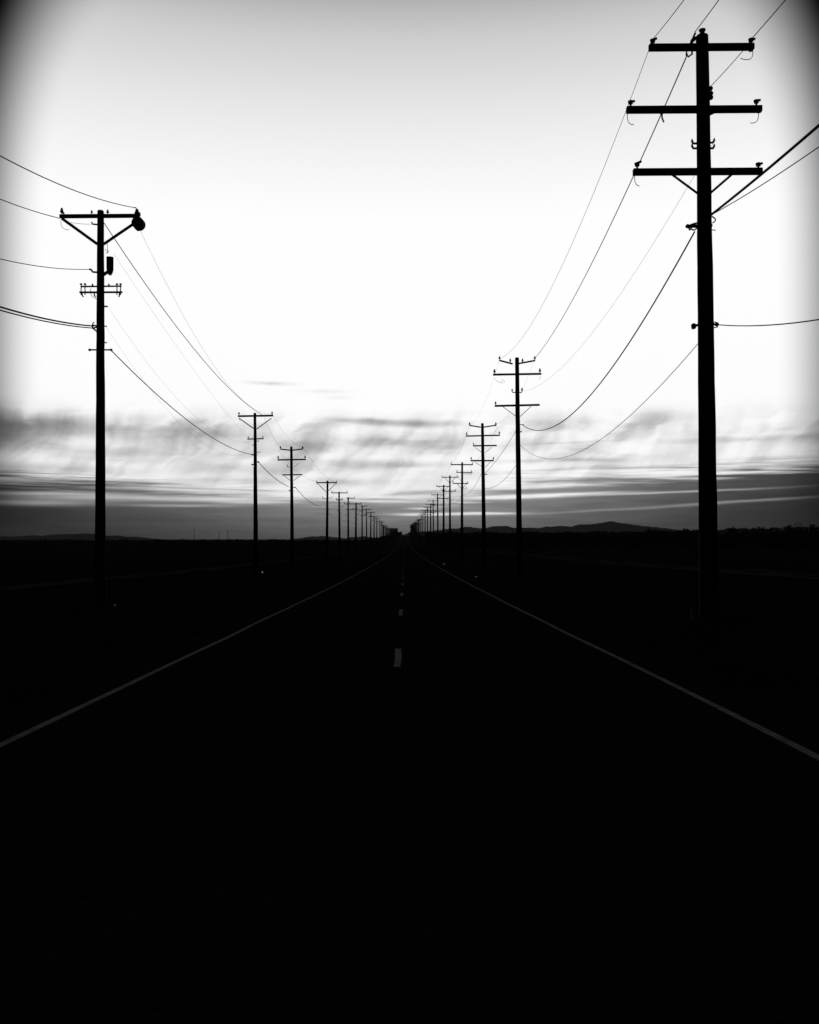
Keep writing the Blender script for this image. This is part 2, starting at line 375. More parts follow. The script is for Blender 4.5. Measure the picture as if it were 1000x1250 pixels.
# ---- third left pole
e3 = dL(356.3)
p = Pole(-11.0, e3, 'third utility pole left of the road, upturned top arm over two crossarms', GR_L)
zt = p.L(355,545.5).z
p.shaft(p.L(355.7,545.5).x, zt, 0.12, p.L(357,680).x, 0.2)
o1 = p.arm(p.L(342,548.2), p.L(354.5,549.6), 0.11, 0.1); o2 = p.arm(p.L(357,549.6), p.L(370,548), 0.11, 0.1)
for o, px in ((o1,342.4),(o2,369.5)): p.part('insulator', 'ceramic', lambda bm: insul(bm, p.L(px,548.4,-.2), 1.3), o)
p.arm(p.L(339,561.4), p.L(373.5,560.8), 0.14, 0.12, True, (0.02,0.97), 1.3)
p.arm(p.L(344.5,579.7), p.L(369,579.4), 0.12, 0.12, True, (), 1)
for a, b in (((347,581),(355,587)),((366,581),(358.5,586.5))): p.brace(p.L(*a), p.L(*b), 0.05)
p.bracket(p.L(0,570).z, -0.28, 0.08, 0.8); p.brace(p.L(365,565.5), p.L(359,570), 0.035)
p.clamp(p.L(0,599).z, -0.08, 0.1, 0.08); p.clamp(p.L(0,595).z, 0.2, 0.1, 0.06)
L3 = p

# ---- generic far kinds, built once and copied
def far_pole(side, X, px, py_top, label, kind, group, fat=1.0):
    d = X*F/(px-VX)
    q = Pole(X, d, label, group)
    H = (HY-py_top)/F*d + EYE - q.z
    lean = random.uniform(-0.06, 0.06)
    q.shaft(lean*2, H, (0.15 if X > 0 else 0.13)*fat, 0, (0.26 if X > 0 else 0.23)*fat, 12)
    def A(z, x0, x1, h=0.12, ins=(), sc=1.3): return q.arm((x0,0,H-z), (x1,0,H-z+random.uniform(-.02,.02)), h*1.25*fat, 0.13, True, ins, sc)
    def V(z, x, drop): 
        for sg in (-1, 1): q.brace((sg*x,0,H-z-0.05), (sg*0.12,0,H-z-drop), 0.08)
    if kind == 'three':
        A(0.35, -1.8, 1.8, 0.14, (0.02,0.98)); A(1.6, -0.9, 1.7, 0.12, (0.04,0.96)); A(1.85, 0.1, 1.7, 0.06); A(3.4, -1.5, 1.05, 0.12, (0.03,0.97)); V(3.4, 0.8, 0.8)
        q.brace((-1.0,0,H-1.9),(-0.12,0,H-3.0),0.05); q.bracket(H-4.3, 0.5, 0.12, 1.0)
    elif kind == 'two':
        A(0.35, -1.7, 1.7, 0.13, (0.02,0.5,0.98)); A(3.2, -1.6, 1.2, 0.12, (0.03,0.97)); V(0.35, 1.1, 1.1); q.bracket(H-5.0, 0.5, 0.12, 1.0); q.bracket(H-5.0, -0.4, 0.12, 1.0)
    elif kind == 'vee':
        A(0.25, -1.5, 1.45, 0.13, (0.02,0.98), 1.0); V(0.25, 1.38, 1.25); q.bracket(H-2.5, -0.5, 0.15, 1.0); q.bracket(H-2.4, 0.5, 0.12, 0.8); q.clamp(H-4.1, 0.15)
    elif kind == 'tee':
        A(0.2, -1.4, 1.3, 0.12, (0.02,0.98), 1.3); A(1.4, -0.6, 0.5, 0.1, (0.04,0.96), 1.1); q.bracket(H-2.6, 0.4, 0.12, 1.0); q.clamp(H-3.2, -0.2); q.clamp(H-3.6, 0.2)
    elif kind == 'offset':
        A(0.2, -0.35, 1.25, 0.11, (0.98,), 1.2); A(1.3, -0.8, 0.3, 0.1, (0.04,), 1.1); A(2.4, -0.4, 0.9, 0.09, (0.96,), 1.0); q.clamp(H-3.4, -0.25)
    q.H = H
    return q
def copy_pole(src, X, d, z_top, label, group):
    z = zground(X, d)
    s = (z_top-z)/src.H
    r = src.root.copy(); C.objects.link(r); r.location = (X, d, z); r.scale = (random.uniform(.92,1.04),1,s); r['label'] = label; r['group'] = group
    r.rotation_euler = (random.uniform(-.008,.008), random.uniform(-.013,.013), random.uniform(-.12,.12))
    for ch in src.root.children:
        c = ch.copy(); C.objects.link(c); c.parent = r
        for g in ch.children:
            e = g.copy(); C.objects.link(e); e.parent = c
    return r
ORD = ['first','second','third','fourth','fifth','sixth','seventh','eighth','ninth','tenth','eleventh','twelfth','thirteenth','fourteenth']
R4 = far_pole('r', XR, 563.9, 564.5, 'fourth utility pole right of the road, flat top arm and two short lower arms', 'three', GR_R)
R5 = far_pole('r', XR, 549.5, 580.5, 'fifth utility pole right of the road, with two wide crossarms', 'two', GR_R)
L4 = far_pole('l', XL, 399, 587, 'fourth utility pole left of the road, single crossarm on a deep V of braces', 'vee', GR_L)
L5 = far_pole('l', XL, 414.8, 600.2, 'fifth utility pole left of the road, flat single arm without braces', 'tee', GR_L)
L6 = far_pole('l', XL, 425.2, 607, 'sixth utility pole left of the road, arms lopsided towards the road', 'offset', GR_L)
rightp = [(R1,), (R2,), (R3,), (R4,), (R5,)]
rl = [(541.6,592),(534.9,602.5),(529.3,610),(525.8,614.5),(522,618),(519,622),(516,625.5)]
ll = [(434.3,614),(442,617),(448,621),(452.4,625),(456.5,630),(460,632.5),(464,635.5)]
farR, farL = [], []
for i, (px, py) in enumerate(rl):
    d = XR*F/(px-VX); farR.append((d, (HY-py)/F*d+EYE))
for i, (px, py) in enumerate(ll):
    d = XL*F/(px-VX); farL.append((d, (HY-py)/F*d+EYE))
nameR, nameL = len(farR), len(farL)
d = XR*F/(514-VX)
while d < 1480:
    d += max(27, 38-(d-480)/45)*random.uniform(.9,1.1); farR.append((d, zground(XR,d)+random.uniform(15.6,17.2)))
d = XL*F/(466.5-VX)
while d < 1480:
    d += max(21, 28-(d-400)/50)*random.uniform(.9,1.1); farL.append((d, zground(XL,d)+random.uniform(10.8,12.0)))
R6 = far_pole('r', XR, rl[0][0], rl[0][1], 'sixth utility pole in the row right of the road, a slim dark post', 'two', GR_R, 1.2)
L7 = far_pole('l', XL, ll[0][0], ll[0][1], 'seventh utility pole in the row left of the road, a slim dark post', 'tee', GR_L, 1.2)
R14 = far_pole('r', XR, 514, 627.5, 'tiny distant utility pole packed into the right-hand row close to the vanishing point', 'two', GR_R, 1.1)
L14 = far_pole('l', XL, 466.5, 637, 'tiny distant utility pole packed into the left-hand row close to the vanishing point', 'tee', GR_L, 1.5)
for i, (d, zt) in enumerate(farR):
    if i == 0: continue
    src = (R6, R5, R4)[i%3] if i < 3 else R6
    if i >= nameR: src = (R14, R6)[i%5 == 0]
    if i < nameR: lab = '%s utility pole in the row right of the road, a slim dark post' % ORD[i+5]
    else: lab = 'tiny distant utility pole packed into the right-hand row close to the vanishing point'
    copy_pole(src, XR, d, zt, lab, GR_R)
for i, (d, zt) in enumerate(farL):
    if i == 0: continue
    src = (L7, L6, L5, L7)[i%4] if i < 4 else L7
    if i >= nameL: src = (L14, L7)[i%5 == 0]
    if i < nameL: lab = '%s utility pole in the row left of the road, a slim dark post' % ORD[i+6]
    else: lab = 'tiny distant utility pole packed into the left-hand row close to the vanishing point'
    copy_pole(src, XL, d, zt, lab, GR_L)

# ------------------------------------------------------------------ wires
WG = 'overhead wires strung between the poles'
def wire_pts(A, B, mid=None, sag=1.5, n=48):
    A, B = Vector(A), Vector(B)
    if mid:
        best = None
        for k in range(1, 2000):
            t = k/2000; q = A.lerp(B, t)
            if q.y < 2: continue
            e = abs(VX+F*q.x/q.y-mid[0])
            if best is None or e < best[0]: best = (e, t, q)
        _, t, q = best
        zm = (HY-mid[1])/F*q.y+EYE
        sag = (q.z-zm)/(4*t*(1-t))
    return [A.lerp(B, i/n)-Vector((0,0,4*sag*(i/n)*(1-i/n))) for i in range(n+1)]
def wire(label, A, B, mid=None, sag=1.5, r=0.012):
    bm = bmesh.new(); tube(bm, wire_pts(A, B, mid, sag), r, 6)
    return tag(link('overhead_wire', bm, 'wire'), label, 'wire', WG)
r1 = lambda px, py, dy=-0.23: P(px, py, d1+dy)
r2 = lambda px, py, dy=-0.2: P(px, py, d2+dy)
l1 = lambda px, py, dy=-0.17: P(px, py, e1+dy)
l2 = lambda px, py, dy=-0.16: P(px, py, e2+dy)
# right side: nearest pole back over the viewer
wire('thin wire rising from the left end of the near right pole top crossarm', r1(797,48), (7.6,-9,17.4), (835,0), r=0.011)
wire('wire rising out of frame from beside the tip of the near right pole', r1(848.5,39), (8.9,-9,17.6), (877.5,0), r=0.014)
wire('wire rising from the right end of the near right pole top crossarm', r1(917,48), (10.7,-9,17.4), (959,0), r=0.014)
wire('heavy black cable climbing right from the near right pole below its braces', r1(868.5,262,0), (9.6,-9,11.6), (1000,153), r=0.036)
wire('thin line just under the heavy cable right of the near right pole', r1(869,262,0), (9.7,-9,11.0), (1000,179), r=0.013)
wire('low nearly level wire leaving the near right pole at half height', r1(878,396.5,0), (9.9,-9,8.2), (1000,390), r=0.017)
wire('short slack wire between top crossarm right end and near right pole shaft', r1(917,50), r1(866,107,0.1), None, 0.03, 0.011)
# right side: first to second pole
wire('thin top wire sagging between left ends of the first two right poles', r1(797,48), r2(610,438), (745,185), r=0.009)
wire('thick wire sagging from the near right pole tip to the second pole top arm', r1(839.5,66), r2(652,438.5), (740,286), r=0.02)
wire('pale thin wire from the near right pole mid brackets to the second right pole', r1(870,176,0), r2(639,477.5,0), (780,325), r=0.006)
wire('thick low cable sagging from the near right pole to the second right pole', r1(848,283,0), r2(637.5,518.3,0), (760,430.5), r=0.027)
wire('lowest thin cable dipping between the near right pole and the second right pole', r1(853.5,418,0), r2(633,541,0), (720,545), r=0.012)
# left side: nearest pole back past the viewer
wire('top wire drooping leftwards from the drum end of the near left crossarm', l1(164,253.3), (-9.9,-3,10.2), (0,190), r=0.014)
wire('wire reaching left from the plain end of the near left crossarm', l1(73.5,266.5), (-12.6,-3,12.6), (0,243), r=0.014)
wire('thin wire running left from the bracket halfway above the small double arm', l1(109,328.7), (-11.5,-3,9.6), (0,316), r=0.013)
wire('upper of two heavy cables running left from the near left pole', l1(114,398), (-11.4,-3,9.5), (0,374.5), r=0.026)
wire('lower of two heavy cables running left from the near left pole', l1(114,400.5), (-11.3,-3,9.0), (0,378.5), r=0.02)
# left side: first to second pole
wire('thick wire sagging from the near left pole top to the second left pole', l1(127,272), l2(321,507), (215,398), r=0.017)
wire('faint wire hanging from the drum to the second left pole crossarm', l1(171,281), l2(332,505.5), (200,340), r=0.005)
wire('faint wire from the canister level to the second left pole short arm', l1(139,310,0), l2(303,535), (200,400), r=0.004)
wire('very faint wire under the double arm reaching the second left pole short arm', l1(131.5,374,0), l2(321,535), (200,468), r=0.0033)
wire('hair-thin wire just above the lowest cable between the first two left poles', l1(129,398,0), l2(313,548,0), (215,512), r=0.003)
wire('lowest thick cable sagging between the first two left poles', l1(136,428), l2(308.5,555,0), (200,489), r=0.019)
# second to third poles
p3R = lambda px, py: P(px, py, d3)+Vector((0,-.2,0))
p3L = lambda px, py: P(px, py, e3)+Vector((0,-.2,0))
wire('cable dropping from the second right pole step to the third right pole', r2(629.5,527,0), p3R(592,578), (609,558), r=0.02)
wire('lower slack cable between the second and third right poles', r2(631,567,0), p3R(592,596), (609,591), r=0.016)
wire('top left wire between the second and third right poles', r2(610,438), p3R(573.4,518), None, 1.2, 0.005)
wire('top right wire between the second and third right poles', r2(653,438.5), p3R(605.4,517.5), None, 1.2, 0.005)
wire('short sagging cable between the second and third left poles', l2(314.5,563,0), p3L(352.5,594), (338,585.5), r=0.026)
wire('inner top wire between the second and third left poles', l2(322,508), p3L(342.4,546), None, 0.25, 0.008)
wire('outer top wire between the second and third left poles', l2(332.5,505.5), p3L(369,546), None, 0.5, 0.006)
wire('sagging cable between the third and fourth left poles', p3L(361,595), P(393,617.3,e3*0+dL(399)), (379,613), r=0.026)
# continuous conductors along each far row
def run(label, pts, sag, r):
    bm = bmesh.new()
    for a, b in zip(pts, pts[1:]): tube(bm, wire_pts(a, b, None, sag, 8), r, 4)
    return tag(link('overhead_wire', bm, 'wire'), label, 'wire', WG)
zR = lambda q: (q.d, q.z+q.H)
rowR = [(d3, P(588,519,d3).z)]+[zR(R4), zR(R5)]+farR
rowL = [(e3, P(356,548,e3).z)]+[zR(L4), zR(L5), zR(L6)]+farL
run('left-end conductor running on along the distant right-hand poles', [(XR-1.7,d,z-0.1) for d, z in rowR], 0.8, 0.01)
run('right-end conductor running on along the distant right-hand poles', [(XR+1.7,d,z-0.1) for d, z in rowR], 0.8, 0.01)
run('low cable running on along the distant right-hand poles', [(XR,d,z-5.2) for d, z in rowR], 1.0, 0.022)
run('left-end conductor running on along the distant left-hand poles', [(XL-1.35,d,z-0.1) for d, z in rowL], 0.7, 0.01)
run('right-end conductor running on along the distant left-hand poles', [(XL+1.3,d,z-0.1) for d, z in rowL], 0.7, 0.01)
run('low cable running on along the distant left-hand poles', [(XL,d,z-4.1) for d, z in rowL[1:]], 0.8, 0.022)

# ------------------------------------------------------------------ ground, road, markings
bm = bmesh.new()
xs = [-9000,-5000,-2500,-1200,-600,-300,-180,-120,-80,-55,-40,-32,-26]
x = -22.0
while x <= 34: xs.append(x); x += 1.0
xs += [38,44,55,80,120,180,300,600,1200,2500,5000,9000]
ys = [v for v in YL]+[3000,4000,6000,9000,13000]
ys = [-400,-150]+ys
g = [[bm.verts.new((x, y, zground(x, y))) for x in xs] for y in ys]
for j in range(len(ys)-1):
    for i in range(len(xs)-1): bm.faces.new((g[j][i], g[j][i+1], g[j+1][i+1], g[j+1][i]))
tag(link('ground', bm, 'soil'), kind='structure')
def ribbon(name, fx0, fx1, lift, ylist, m, parent=None, zf=None):
    bm = bmesh.new(); rows = []
    for y in ylist:
        x0, x1 = fx0(y), fx1(y); zf_ = zf or (lambda x, y: zroad(y))
        rows.append((bm.verts.new((x0,y,zf_(x0,y)+lift)), bm.verts.new((x1,y,zf_(x1,y)+lift))))
    for a, b in zip(rows, rows[1:]): bm.faces.new((a[0],a[1],b[1],b[0]))
    return link(name, bm, m, parent)
def ragged(x, amp, s): return lambda y: x+(vnoise(y*s, x*3.7)-0.5)*amp
road = tag(ribbon('road', ragged(-4.05,0.35,0.7), ragged(3.95,0.35,0.7), 0.0, YL, 'asphalt'), kind='structure')
wl = lambda x: (lambda y: x+(vnoise(y*0.22, 9.1+x)-0.5)*0.05+(vnoise(y*1.1, 3+x)-0.5)*0.03)
tag(ribbon('edge_line', wl(-3.475), wl(-3.385), 0.005, YL, 'paint', road))
tag(ribbon('edge_line', wl(3.265), wl(3.355), 0.005, YL, 'paint', road))
bm = bmesh.new(); k = 0
while True:
    y0 = 13.5+11.0*k; y1 = y0+2.6; k += 1
    if y0 > 1450: break
    cuts = sorted({y0, y1} | {v for v in YL if y0 < v < y1} | ({y0+.26*q for q in range(1,10)} if y0 < 100 else set()))
    rows = [(bm.verts.new((-0.155+(vnoise(y*1.7,5)-.5)*.02,y,zroad(y)+0.005)), bm.verts.new((-0.055+(vnoise(y*1.9,8)-.5)*.02,y,zroad(y)+0.005))) for y in cuts]
    for a, b in zip(rows, rows[1:]): bm.faces.new((a[0],a[1],b[1],b[0]))
link('centre_line', bm, 'paint', road)
yt = [v for v in YL if 0 <= v <= 420]
for nm, x0, x1 in (('dirt_track',-18.4,-16.6),('dirt_track',24.0,26.2),('dirt_track',27.4,29.0)):
    bm = bmesh.new(); rows = []
    for y in yt:
        rows.append([bm.verts.new((x0+(x1-x0)*f+(vnoise(y*.3,x0)-.5)*.7*(1 if f in (0,1) else 0), y, zground(x0+(x1-x0)*f, y)+0.1*math.sin(PI*f)+0.06)) for f in (0,0.33,0.66,1)])
    for a, b in zip(rows, rows[1:]):
        for i in range(3): bm.faces.new((a[i],a[i+1],b[i+1],b[i]))
    tag(link(nm, bm, 'track'), kind='structure')

# ------------------------------------------------------------------ hills (ridge meshes with real depth)
def ridge(name, pts, d, depth, foot, label):
    """pts: skyline in photo pixels; a rounded ridge with front and back slopes, built at distance d"""
    bm = bmesh.new(); rows = []
    n = 160
    def sky(px):
        for (a, ya), (b, yb) in zip(pts, pts[1:]):
            if a <= px <= b: return ya+(yb-ya)*(px-a)/(b-a)
        return pts[0][1] if px < pts[0][0] else pts[-1][1]
    for i in range(n+1):
        px = pts[0][0]+(pts[-1][0]-pts[0][0])*i/n
        top = P(px, sky(px)+(vnoise(px*.5,d)-.5)*1.3+max(0, vnoise(px*.22,d+5)-.75)*4, d); row = []
        for t in (-1,-.7,-.45,-.25,-.1,0,.15,.4,.7,1):
            h = (math.cos(PI*t)*.5+.5)**0.8
            jit = (vnoise(px*.12+t*5, t*7+d)-.5)*depth*.15*(1-abs(t))*(0 if t == 0 else 1)
            row.append(bm.verts.new((top.x, d+t*depth+jit, foot+(top.z-foot)*h)))
        rows.append(row)
    for a, b in zip(rows, rows[1:]):
        for i in range(len(a)-1): bm.faces.new((a[i],b[i],b[i+1],a[i+1]))
    return tag(link(name, bm, 'hill'), label, kind='structure')
ridge('hills', [(470,655),(500,651),(520,648.3),(544,645.9),(561,644.2),(568,643.2),(594,644.8),(605,641.8),(618,642.2),(628,644.4),(652,644.3),(668,643),(683,642),(698,643),(705,640.2),(724,640),(735,638),(744,636),(750,637.5),(760,639.3),(785,642.5),(810,645),(840,648),(900,652),(960,658)], 5200, 600, -6, 'low dark hills with a small peak on the horizon right of the road')
ridge('hills', [(-120,658),(-60,656),(0,655),(25,655),(40,654),(57,655.4),(71,652.3),(80,652.6),(105,651.6),(118,652),(130,655.4),(139,653),(147,655.6),(163,655.2),(170,656.3),(182,657.6),(195,659),(230,660)], 4600, 500, -6, 'low dark hills on the horizon at the far left')
ridge('hills', [(300,660),(330,658.3),(355,659),(368,656.8),(380,655.2),(395,654.4),(408,655.8),(418,657),(432,655.6),(445,655),(462,656),(480,658)], 6200, 600, -6, 'low pale hills on the horizon behind the left-hand pole row')

# ------------------------------------------------------------------ vegetation
def leaf(bm, c, s):
    n = Vector((random.gauss(0,1),random.gauss(0,1),random.gauss(0,1))).normalized()
    a = n.orthogonal().normalized(); b = n.cross(a)
    r = random.uniform(0.6,1.2)*s
    vs = [bm.verts.new(c+a*r*x+b*r*y*0.6) for x, y in ((-1,0),(0,-.8),(1,.1),(0.1,.9))]
    bm.faces.new(vs)
def crown(bm, c, rx, ry, rz, n, s):
    cl = [(c+Vector((random.uniform(-.7,.7)*rx, random.uniform(-.7,.7)*ry, random.uniform(-.65,.75)*rz)), random.uniform(.25,.5)) for _ in range(max(6, n//45))]
    for i in range(n):
        o, k = random.choice(cl)
        v = Vector((random.gauss(0,1),random.gauss(0,1),random.gauss(0,1))).normalized()*random.random()**.4*k
        leaf(bm, o+Vector((v.x*rx, v.y*ry, v.z*rz)), s)
def tree(x, d, h, w, label, group, n=420, ls=None, trunk=0.3, m='leaf'):
    z = zground(x, d); t = tag(empty('tree', (x,d,z)), label, 'tree', group)
    bm = bmesh.new(); tube(bm, [(0,0,-.3),(0.05*w,0,h*trunk),(random.uniform(-.1,.1)*w,0,h*.7)], [h*.03,h*.022,h*.008], 8)
    for k in range(5):
        a = random.uniform(0,2*PI); z0 = h*random.uniform(trunk*.8,.6)
        tube(bm, [(0.04*w,0,z0),(math.cos(a)*w*.25,math.sin(a)*w*.25,z0+h*.14),(math.cos(a)*w*.4,math.sin(a)*w*.4,z0+h*.22)], [h*.012,h*.008,h*.003], 6)
    link('trunk', bm, 'bark', t)
    bm = bmesh.new(); crown(bm, Vector((0,0,h*(trunk+1)/2)), w/2, w/2, h*(1-trunk)/2, n, ls or h*.05); link('crown', bm, m, t)
    return t
TG = 'trees crowding the far end of the road'
for i, (x, d, h, w) in enumerate([(-8,1010,8.5,6),(-11.5,990,9.5,7),(-7.2,1120,8,6),(-14,960,8.5,6),(-6.3,1240,7.5,6),(-13,1060,9,9),(-19,900,5,9),(-16,820,4,8),(9,1030,7.5,6),(6.8,1200,8.5,5.5),(8,1120,8.5,6),(11.5,960,4.5,7),(14,880,5,8),(15,780,4.5,8)]):
    side = 'left' if x < 0 else 'right'
    tree(x, d, h, w, 'distant dark tree %s of the road, merging with poles at the vanishing point' % side, TG, 420, 0.95, 0.12)
TG2 = 'trees on the dark skyline beyond the right-hand field'
labs = ['bushy tree on the skyline at the right edge, tallest of the row','small bushy tree on the skyline left of the tallest one by the right edge','low round tree on the skyline nearer the near right pole','ragged small tree just right of the near right pole on the skyline','low tree on the skyline left of the near right pole','small spiky tree on the skyline at the foot of the hills']
for lab, px, py, d, w in zip(labs, (990,968,925,893,838,797), (638,639.5,642.5,642,644.5,646), (330,350,360,380,420,520), (9,7,8,5,7,6)):
    x = (px-VX)/F*d; top = (HY-py)/F*d+EYE; h = top-zground(x, d)
    tree(x, d, h, w, lab, TG2, 620, 0.42, 0.12, 'brush')
# scrub: continuous far vegetation
bm = bmesh.new()
for i in range(44000):
    px = random.uniform(520, 1080); d = random.uniform(380, 700); x = (px-VX)/F*d
    lim = (649.6-(px-520)*0.003 if px < 760 else 648.9-(px-760)*0.026)+1.6*vnoise(px*.11,3)+1.8*vnoise(px*.45,8)-1.4
    top = (HY-lim)/F*d+EYE; z0 = zground(x,d)
    q = random.random()**.9; leaf(bm, Vector((x,d,z0+(top-z0)*q)), random.uniform(.4,.9)*(1.7-q))
tag(link('scrub', bm, 'brush', smooth=False), 'dark band of scrub and brush along the skyline beyond the right-hand field', 'scrub', kind='stuff')
bm = bmesh.new()
for i in range(14000):
    px = random.uniform(-80, 470); d = random.uniform(500, 900); x = (px-VX)/F*d
    lim = 659.3+1.6*vnoise(px*.13,13)+2.0*vnoise(px*.5,18)-1.9
    top = (HY-lim)/F*d+EYE; z0 = zground(x,d)
    q = random.random()**.9; leaf(bm, Vector((x,d,z0+(top-z0)*q)), random.uniform(.4,.9)*(1.7-q))
tag(link('scrub', bm, 'brush', smooth=False), 'low ragged scrub along the flat skyline beyond the left-hand field', 'scrub', kind='stuff')
bm = bmesh.new()
for i in range(9000):
    d = 3+75*random.random()**1.6; x = random.choice((-1,1))*(4.3+random.random()**1.5*9)
    z0 = zground(x,d); h = random.uniform(.06,.22); a = random.uniform(0,2*PI); w = 0.006+d*0.00012
    dx, dy = math.cos(a), math.sin(a); lx, ly = random.uniform(-.1,.1), random.uniform(-.1,.1)
    bm.faces.new([bm.verts.new(v) for v in ((x-dx*w,d-dy*w,z0-.02),(x+dx*w,d+dy*w,z0-.02),(x+lx,d+ly,z0+h))])
tag(link('dry_grass', bm, 'grass', smooth=False), 'short dry grass along both verges of the road', 'grass', kind='stuff')

# ------------------------------------------------------------------ small things
def mast(px, py, d, label):
    x = (px-VX)/F*d; z0 = zground(x,d); h = (HY-py)/F*d+EYE-z0
    m = tag(empty('distant_mast', (x,d,z0)), label, 'mast', 'masts on the left-hand skyline')
    bm = bmesh.new(); tube(bm, [(0,0,-.5),(0,0,h*.5),(0,0,h)], [.24,.2,.14], 8); link('mast_shaft', bm, 'wood', m)
    bm = bmesh.new(); beam(bm, (-1.1,-.25,h-.7), (1.1,-.25,h-.7), .15, .2); link('crossarm', bm, 'arm', m)
mast(237, 645.3, 760, 'slender mast on the left-hand skyline, standing apart from the other two')
mast(267.3, 648.6, 820, 'shorter of two slender masts close together on the left-hand skyline')
mast(278, 646.8, 800, 'taller of two slender masts close together on the left-hand skyline')
def scrap(px, py, s, label):
    d = 5.0
    for _ in range(400):
        x = (px-VX)/F*d
        if EYE+(HY-py)/F*d <= zground(x,d)+s: break
        d += 0.25
    x = (px-VX)/F*d; bm = bmesh.new()
    lathe(bm, (0,0,-.9), [(.72,0),(.95,.15),(1,.3),(.86,.75),(.97,1.0),(1,1.5),(.8,1.75),(.7,1.8)], 14, 'x' if px < 500 else 'y')
    for v in bm.verts: v.co = v.co*s+Vector((random.uniform(-.1,.1),random.uniform(-.1,.1),random.uniform(-.1,.1)))*s
    o = tag(link('drink_can', bm, 'foil'), label, 'litter', 'shiny litter on the verges')
    o.location = (x, d, zground(x,d)+s*1.0+.05); o.rotation_euler = (random.uniform(-.2,.2), random.uniform(-.2,.2), random.uniform(0,3))
scrap(139, 741, .06, 'shiny crushed can glinting on the dark ground near the near left pole')
scrap(319, 699.5, .09, 'shiny crushed can glinting near the foot of the second left pole')
scrap(544, 685, .13, 'shiny crushed can glinting far along the right-hand verge')
scrap(583, 705, .08, 'dull crushed can on the right-hand verge just outside the white line')
x, d = 8.15, 26.7; z = zground(x,d)
m = tag(empty('marker_stake', (x,d,z)), 'short pale marker stake beside the foot of the near right pole', 'marker stake')
bm = bmesh.new(); beam(bm, (0,0,-.1), (0,0,.34), .05, .03, .004); link('stake', bm, 'stake', m)
bm = bmesh.new(); beam(bm, (0,-.03,.24), (0,-.03,.31), .02, .045, .004); link('reflector', bm, 'steel', m)

# ------------------------------------------------------------------ world: dusk sky
W = bpy.data.worlds.new('World'); SC.world = W; W.use_nodes = True
nt = W.node_tree
for n in list(nt.nodes): nt.nodes.remove(n)
class X:
    def __init__(s, sock): s.s = sock
    def __add__(a, b): return mth('ADD', a, b)
    def __radd__(a, b): return mth('ADD', b, a)
    def __sub__(a, b): return mth('SUBTRACT', a, b)
    def __rsub__(a, b): return mth('SUBTRACT', b, a)
    def __mul__(a, b): return mth('MULTIPLY', a, b)
    def __rmul__(a, b): return mth('MULTIPLY', b, a)
    def __truediv__(a, b): return mth('DIVIDE', a, b)
    def __pow__(a, b): return mth('POWER', a, b)
def put(sock, v):
    if isinstance(v, X): nt.links.new(v.s, sock)
    else: sock.default_value = v
def mth(op, a, b=None, c=None, clamp=False):
    n = nt.nodes.new('ShaderNodeMath'); n.operation = op; n.use_clamp = clamp
    put(n.inputs[0], a)
    if b is not None: put(n.inputs[1], b)
    if c is not None: put(n.inputs[2], c)
    return X(n.outputs[0])
def sstep(x, a, b, lo=0.0, hi=1.0):
    n = nt.nodes.new('ShaderNodeMapRange'); n.interpolation_type = 'SMOOTHSTEP'
    put(n.inputs['Value'], x); n.inputs['From Min'].default_value = a; n.inputs['From Max'].default_value = b
    n.inputs['To Min'].default_value = lo; n.inputs['To Max'].default_value = hi
    return X(n.outputs[0])
def ramp(x, stops):                      # float curve through (pos 0..1, value)
    n = nt.nodes.new('ShaderNodeValToRGB'); put(n.inputs[0], x); e = n.color_ramp.elements
    n.color_ramp.interpolation = 'B_SPLINE'
    while len(e) < len(stops): e.new(0.5)
    for k, (p_, v) in enumerate(stops): e[k].position = p_; e[k].color = (v,v,v,1)
    b = nt.nodes.new('ShaderNodeRGBToBW'); nt.links.new(n.outputs[0], b.inputs[0])
    return X(b.outputs[0])
def noise(u, v, w=0.0, detail=6, rough=0.55, dist=0.0):
    c = nt.nodes.new('ShaderNodeCombineXYZ'); put(c.inputs[0], u); put(c.inputs[1], v); c.inputs[2].default_value = w
    n = nt.nodes.new('ShaderNodeTexNoise'); nt.links.new(c.outputs[0], n.inputs['Vector'])
    n.inputs['Scale'].default_value = 1; n.inputs['Detail'].default_value = detail; n.inputs['Roughness'].default_value = rough; n.inputs['Distortion'].default_value = dist
    return X(n.outputs['Fac'])
def mixl(a, b, f): return a+(b-a)*f
tc = nt.nodes.new('ShaderNodeTexCoord'); sx = nt.nodes.new('ShaderNodeSeparateXYZ'); nt.links.new(tc.outputs['Generated'], sx.inputs[0])
dx, dy, dz = (X(o) for o in sx.outputs)
# compass bearing and elevation, both in degrees (0,0 = the horizon where the road vanishes)
az = mth('ARCTAN2', dx, dy)*57.29578
el = mth('ARCSINE', dz)*57.29578
def AE(px, py):
    a = math.atan((px-VX)/F); return math.degrees(a), math.degrees(math.atan((HY-py)/F*math.cos(a)))
DEG = 20.07   # photo pixels per degree near the road's end
def el_of(py): return math.degrees(math.atan((HY-py)/F))
# clear dusk glow by elevation
ES = 45.0
base = ramp(el/ES, [(0,.62),(el_of(600)/ES,.98),(el_of(500)/ES,1.12),(el_of(400)/ES,1.12),(el_of(310)/ES,1.04),(el_of(220)/ES,.95),(el_of(130)/ES,.80),(el_of(50)/ES,.62),(el_of(0)/ES,.46),(34/ES,.2),(40/ES,.08),(1.0,.03)])
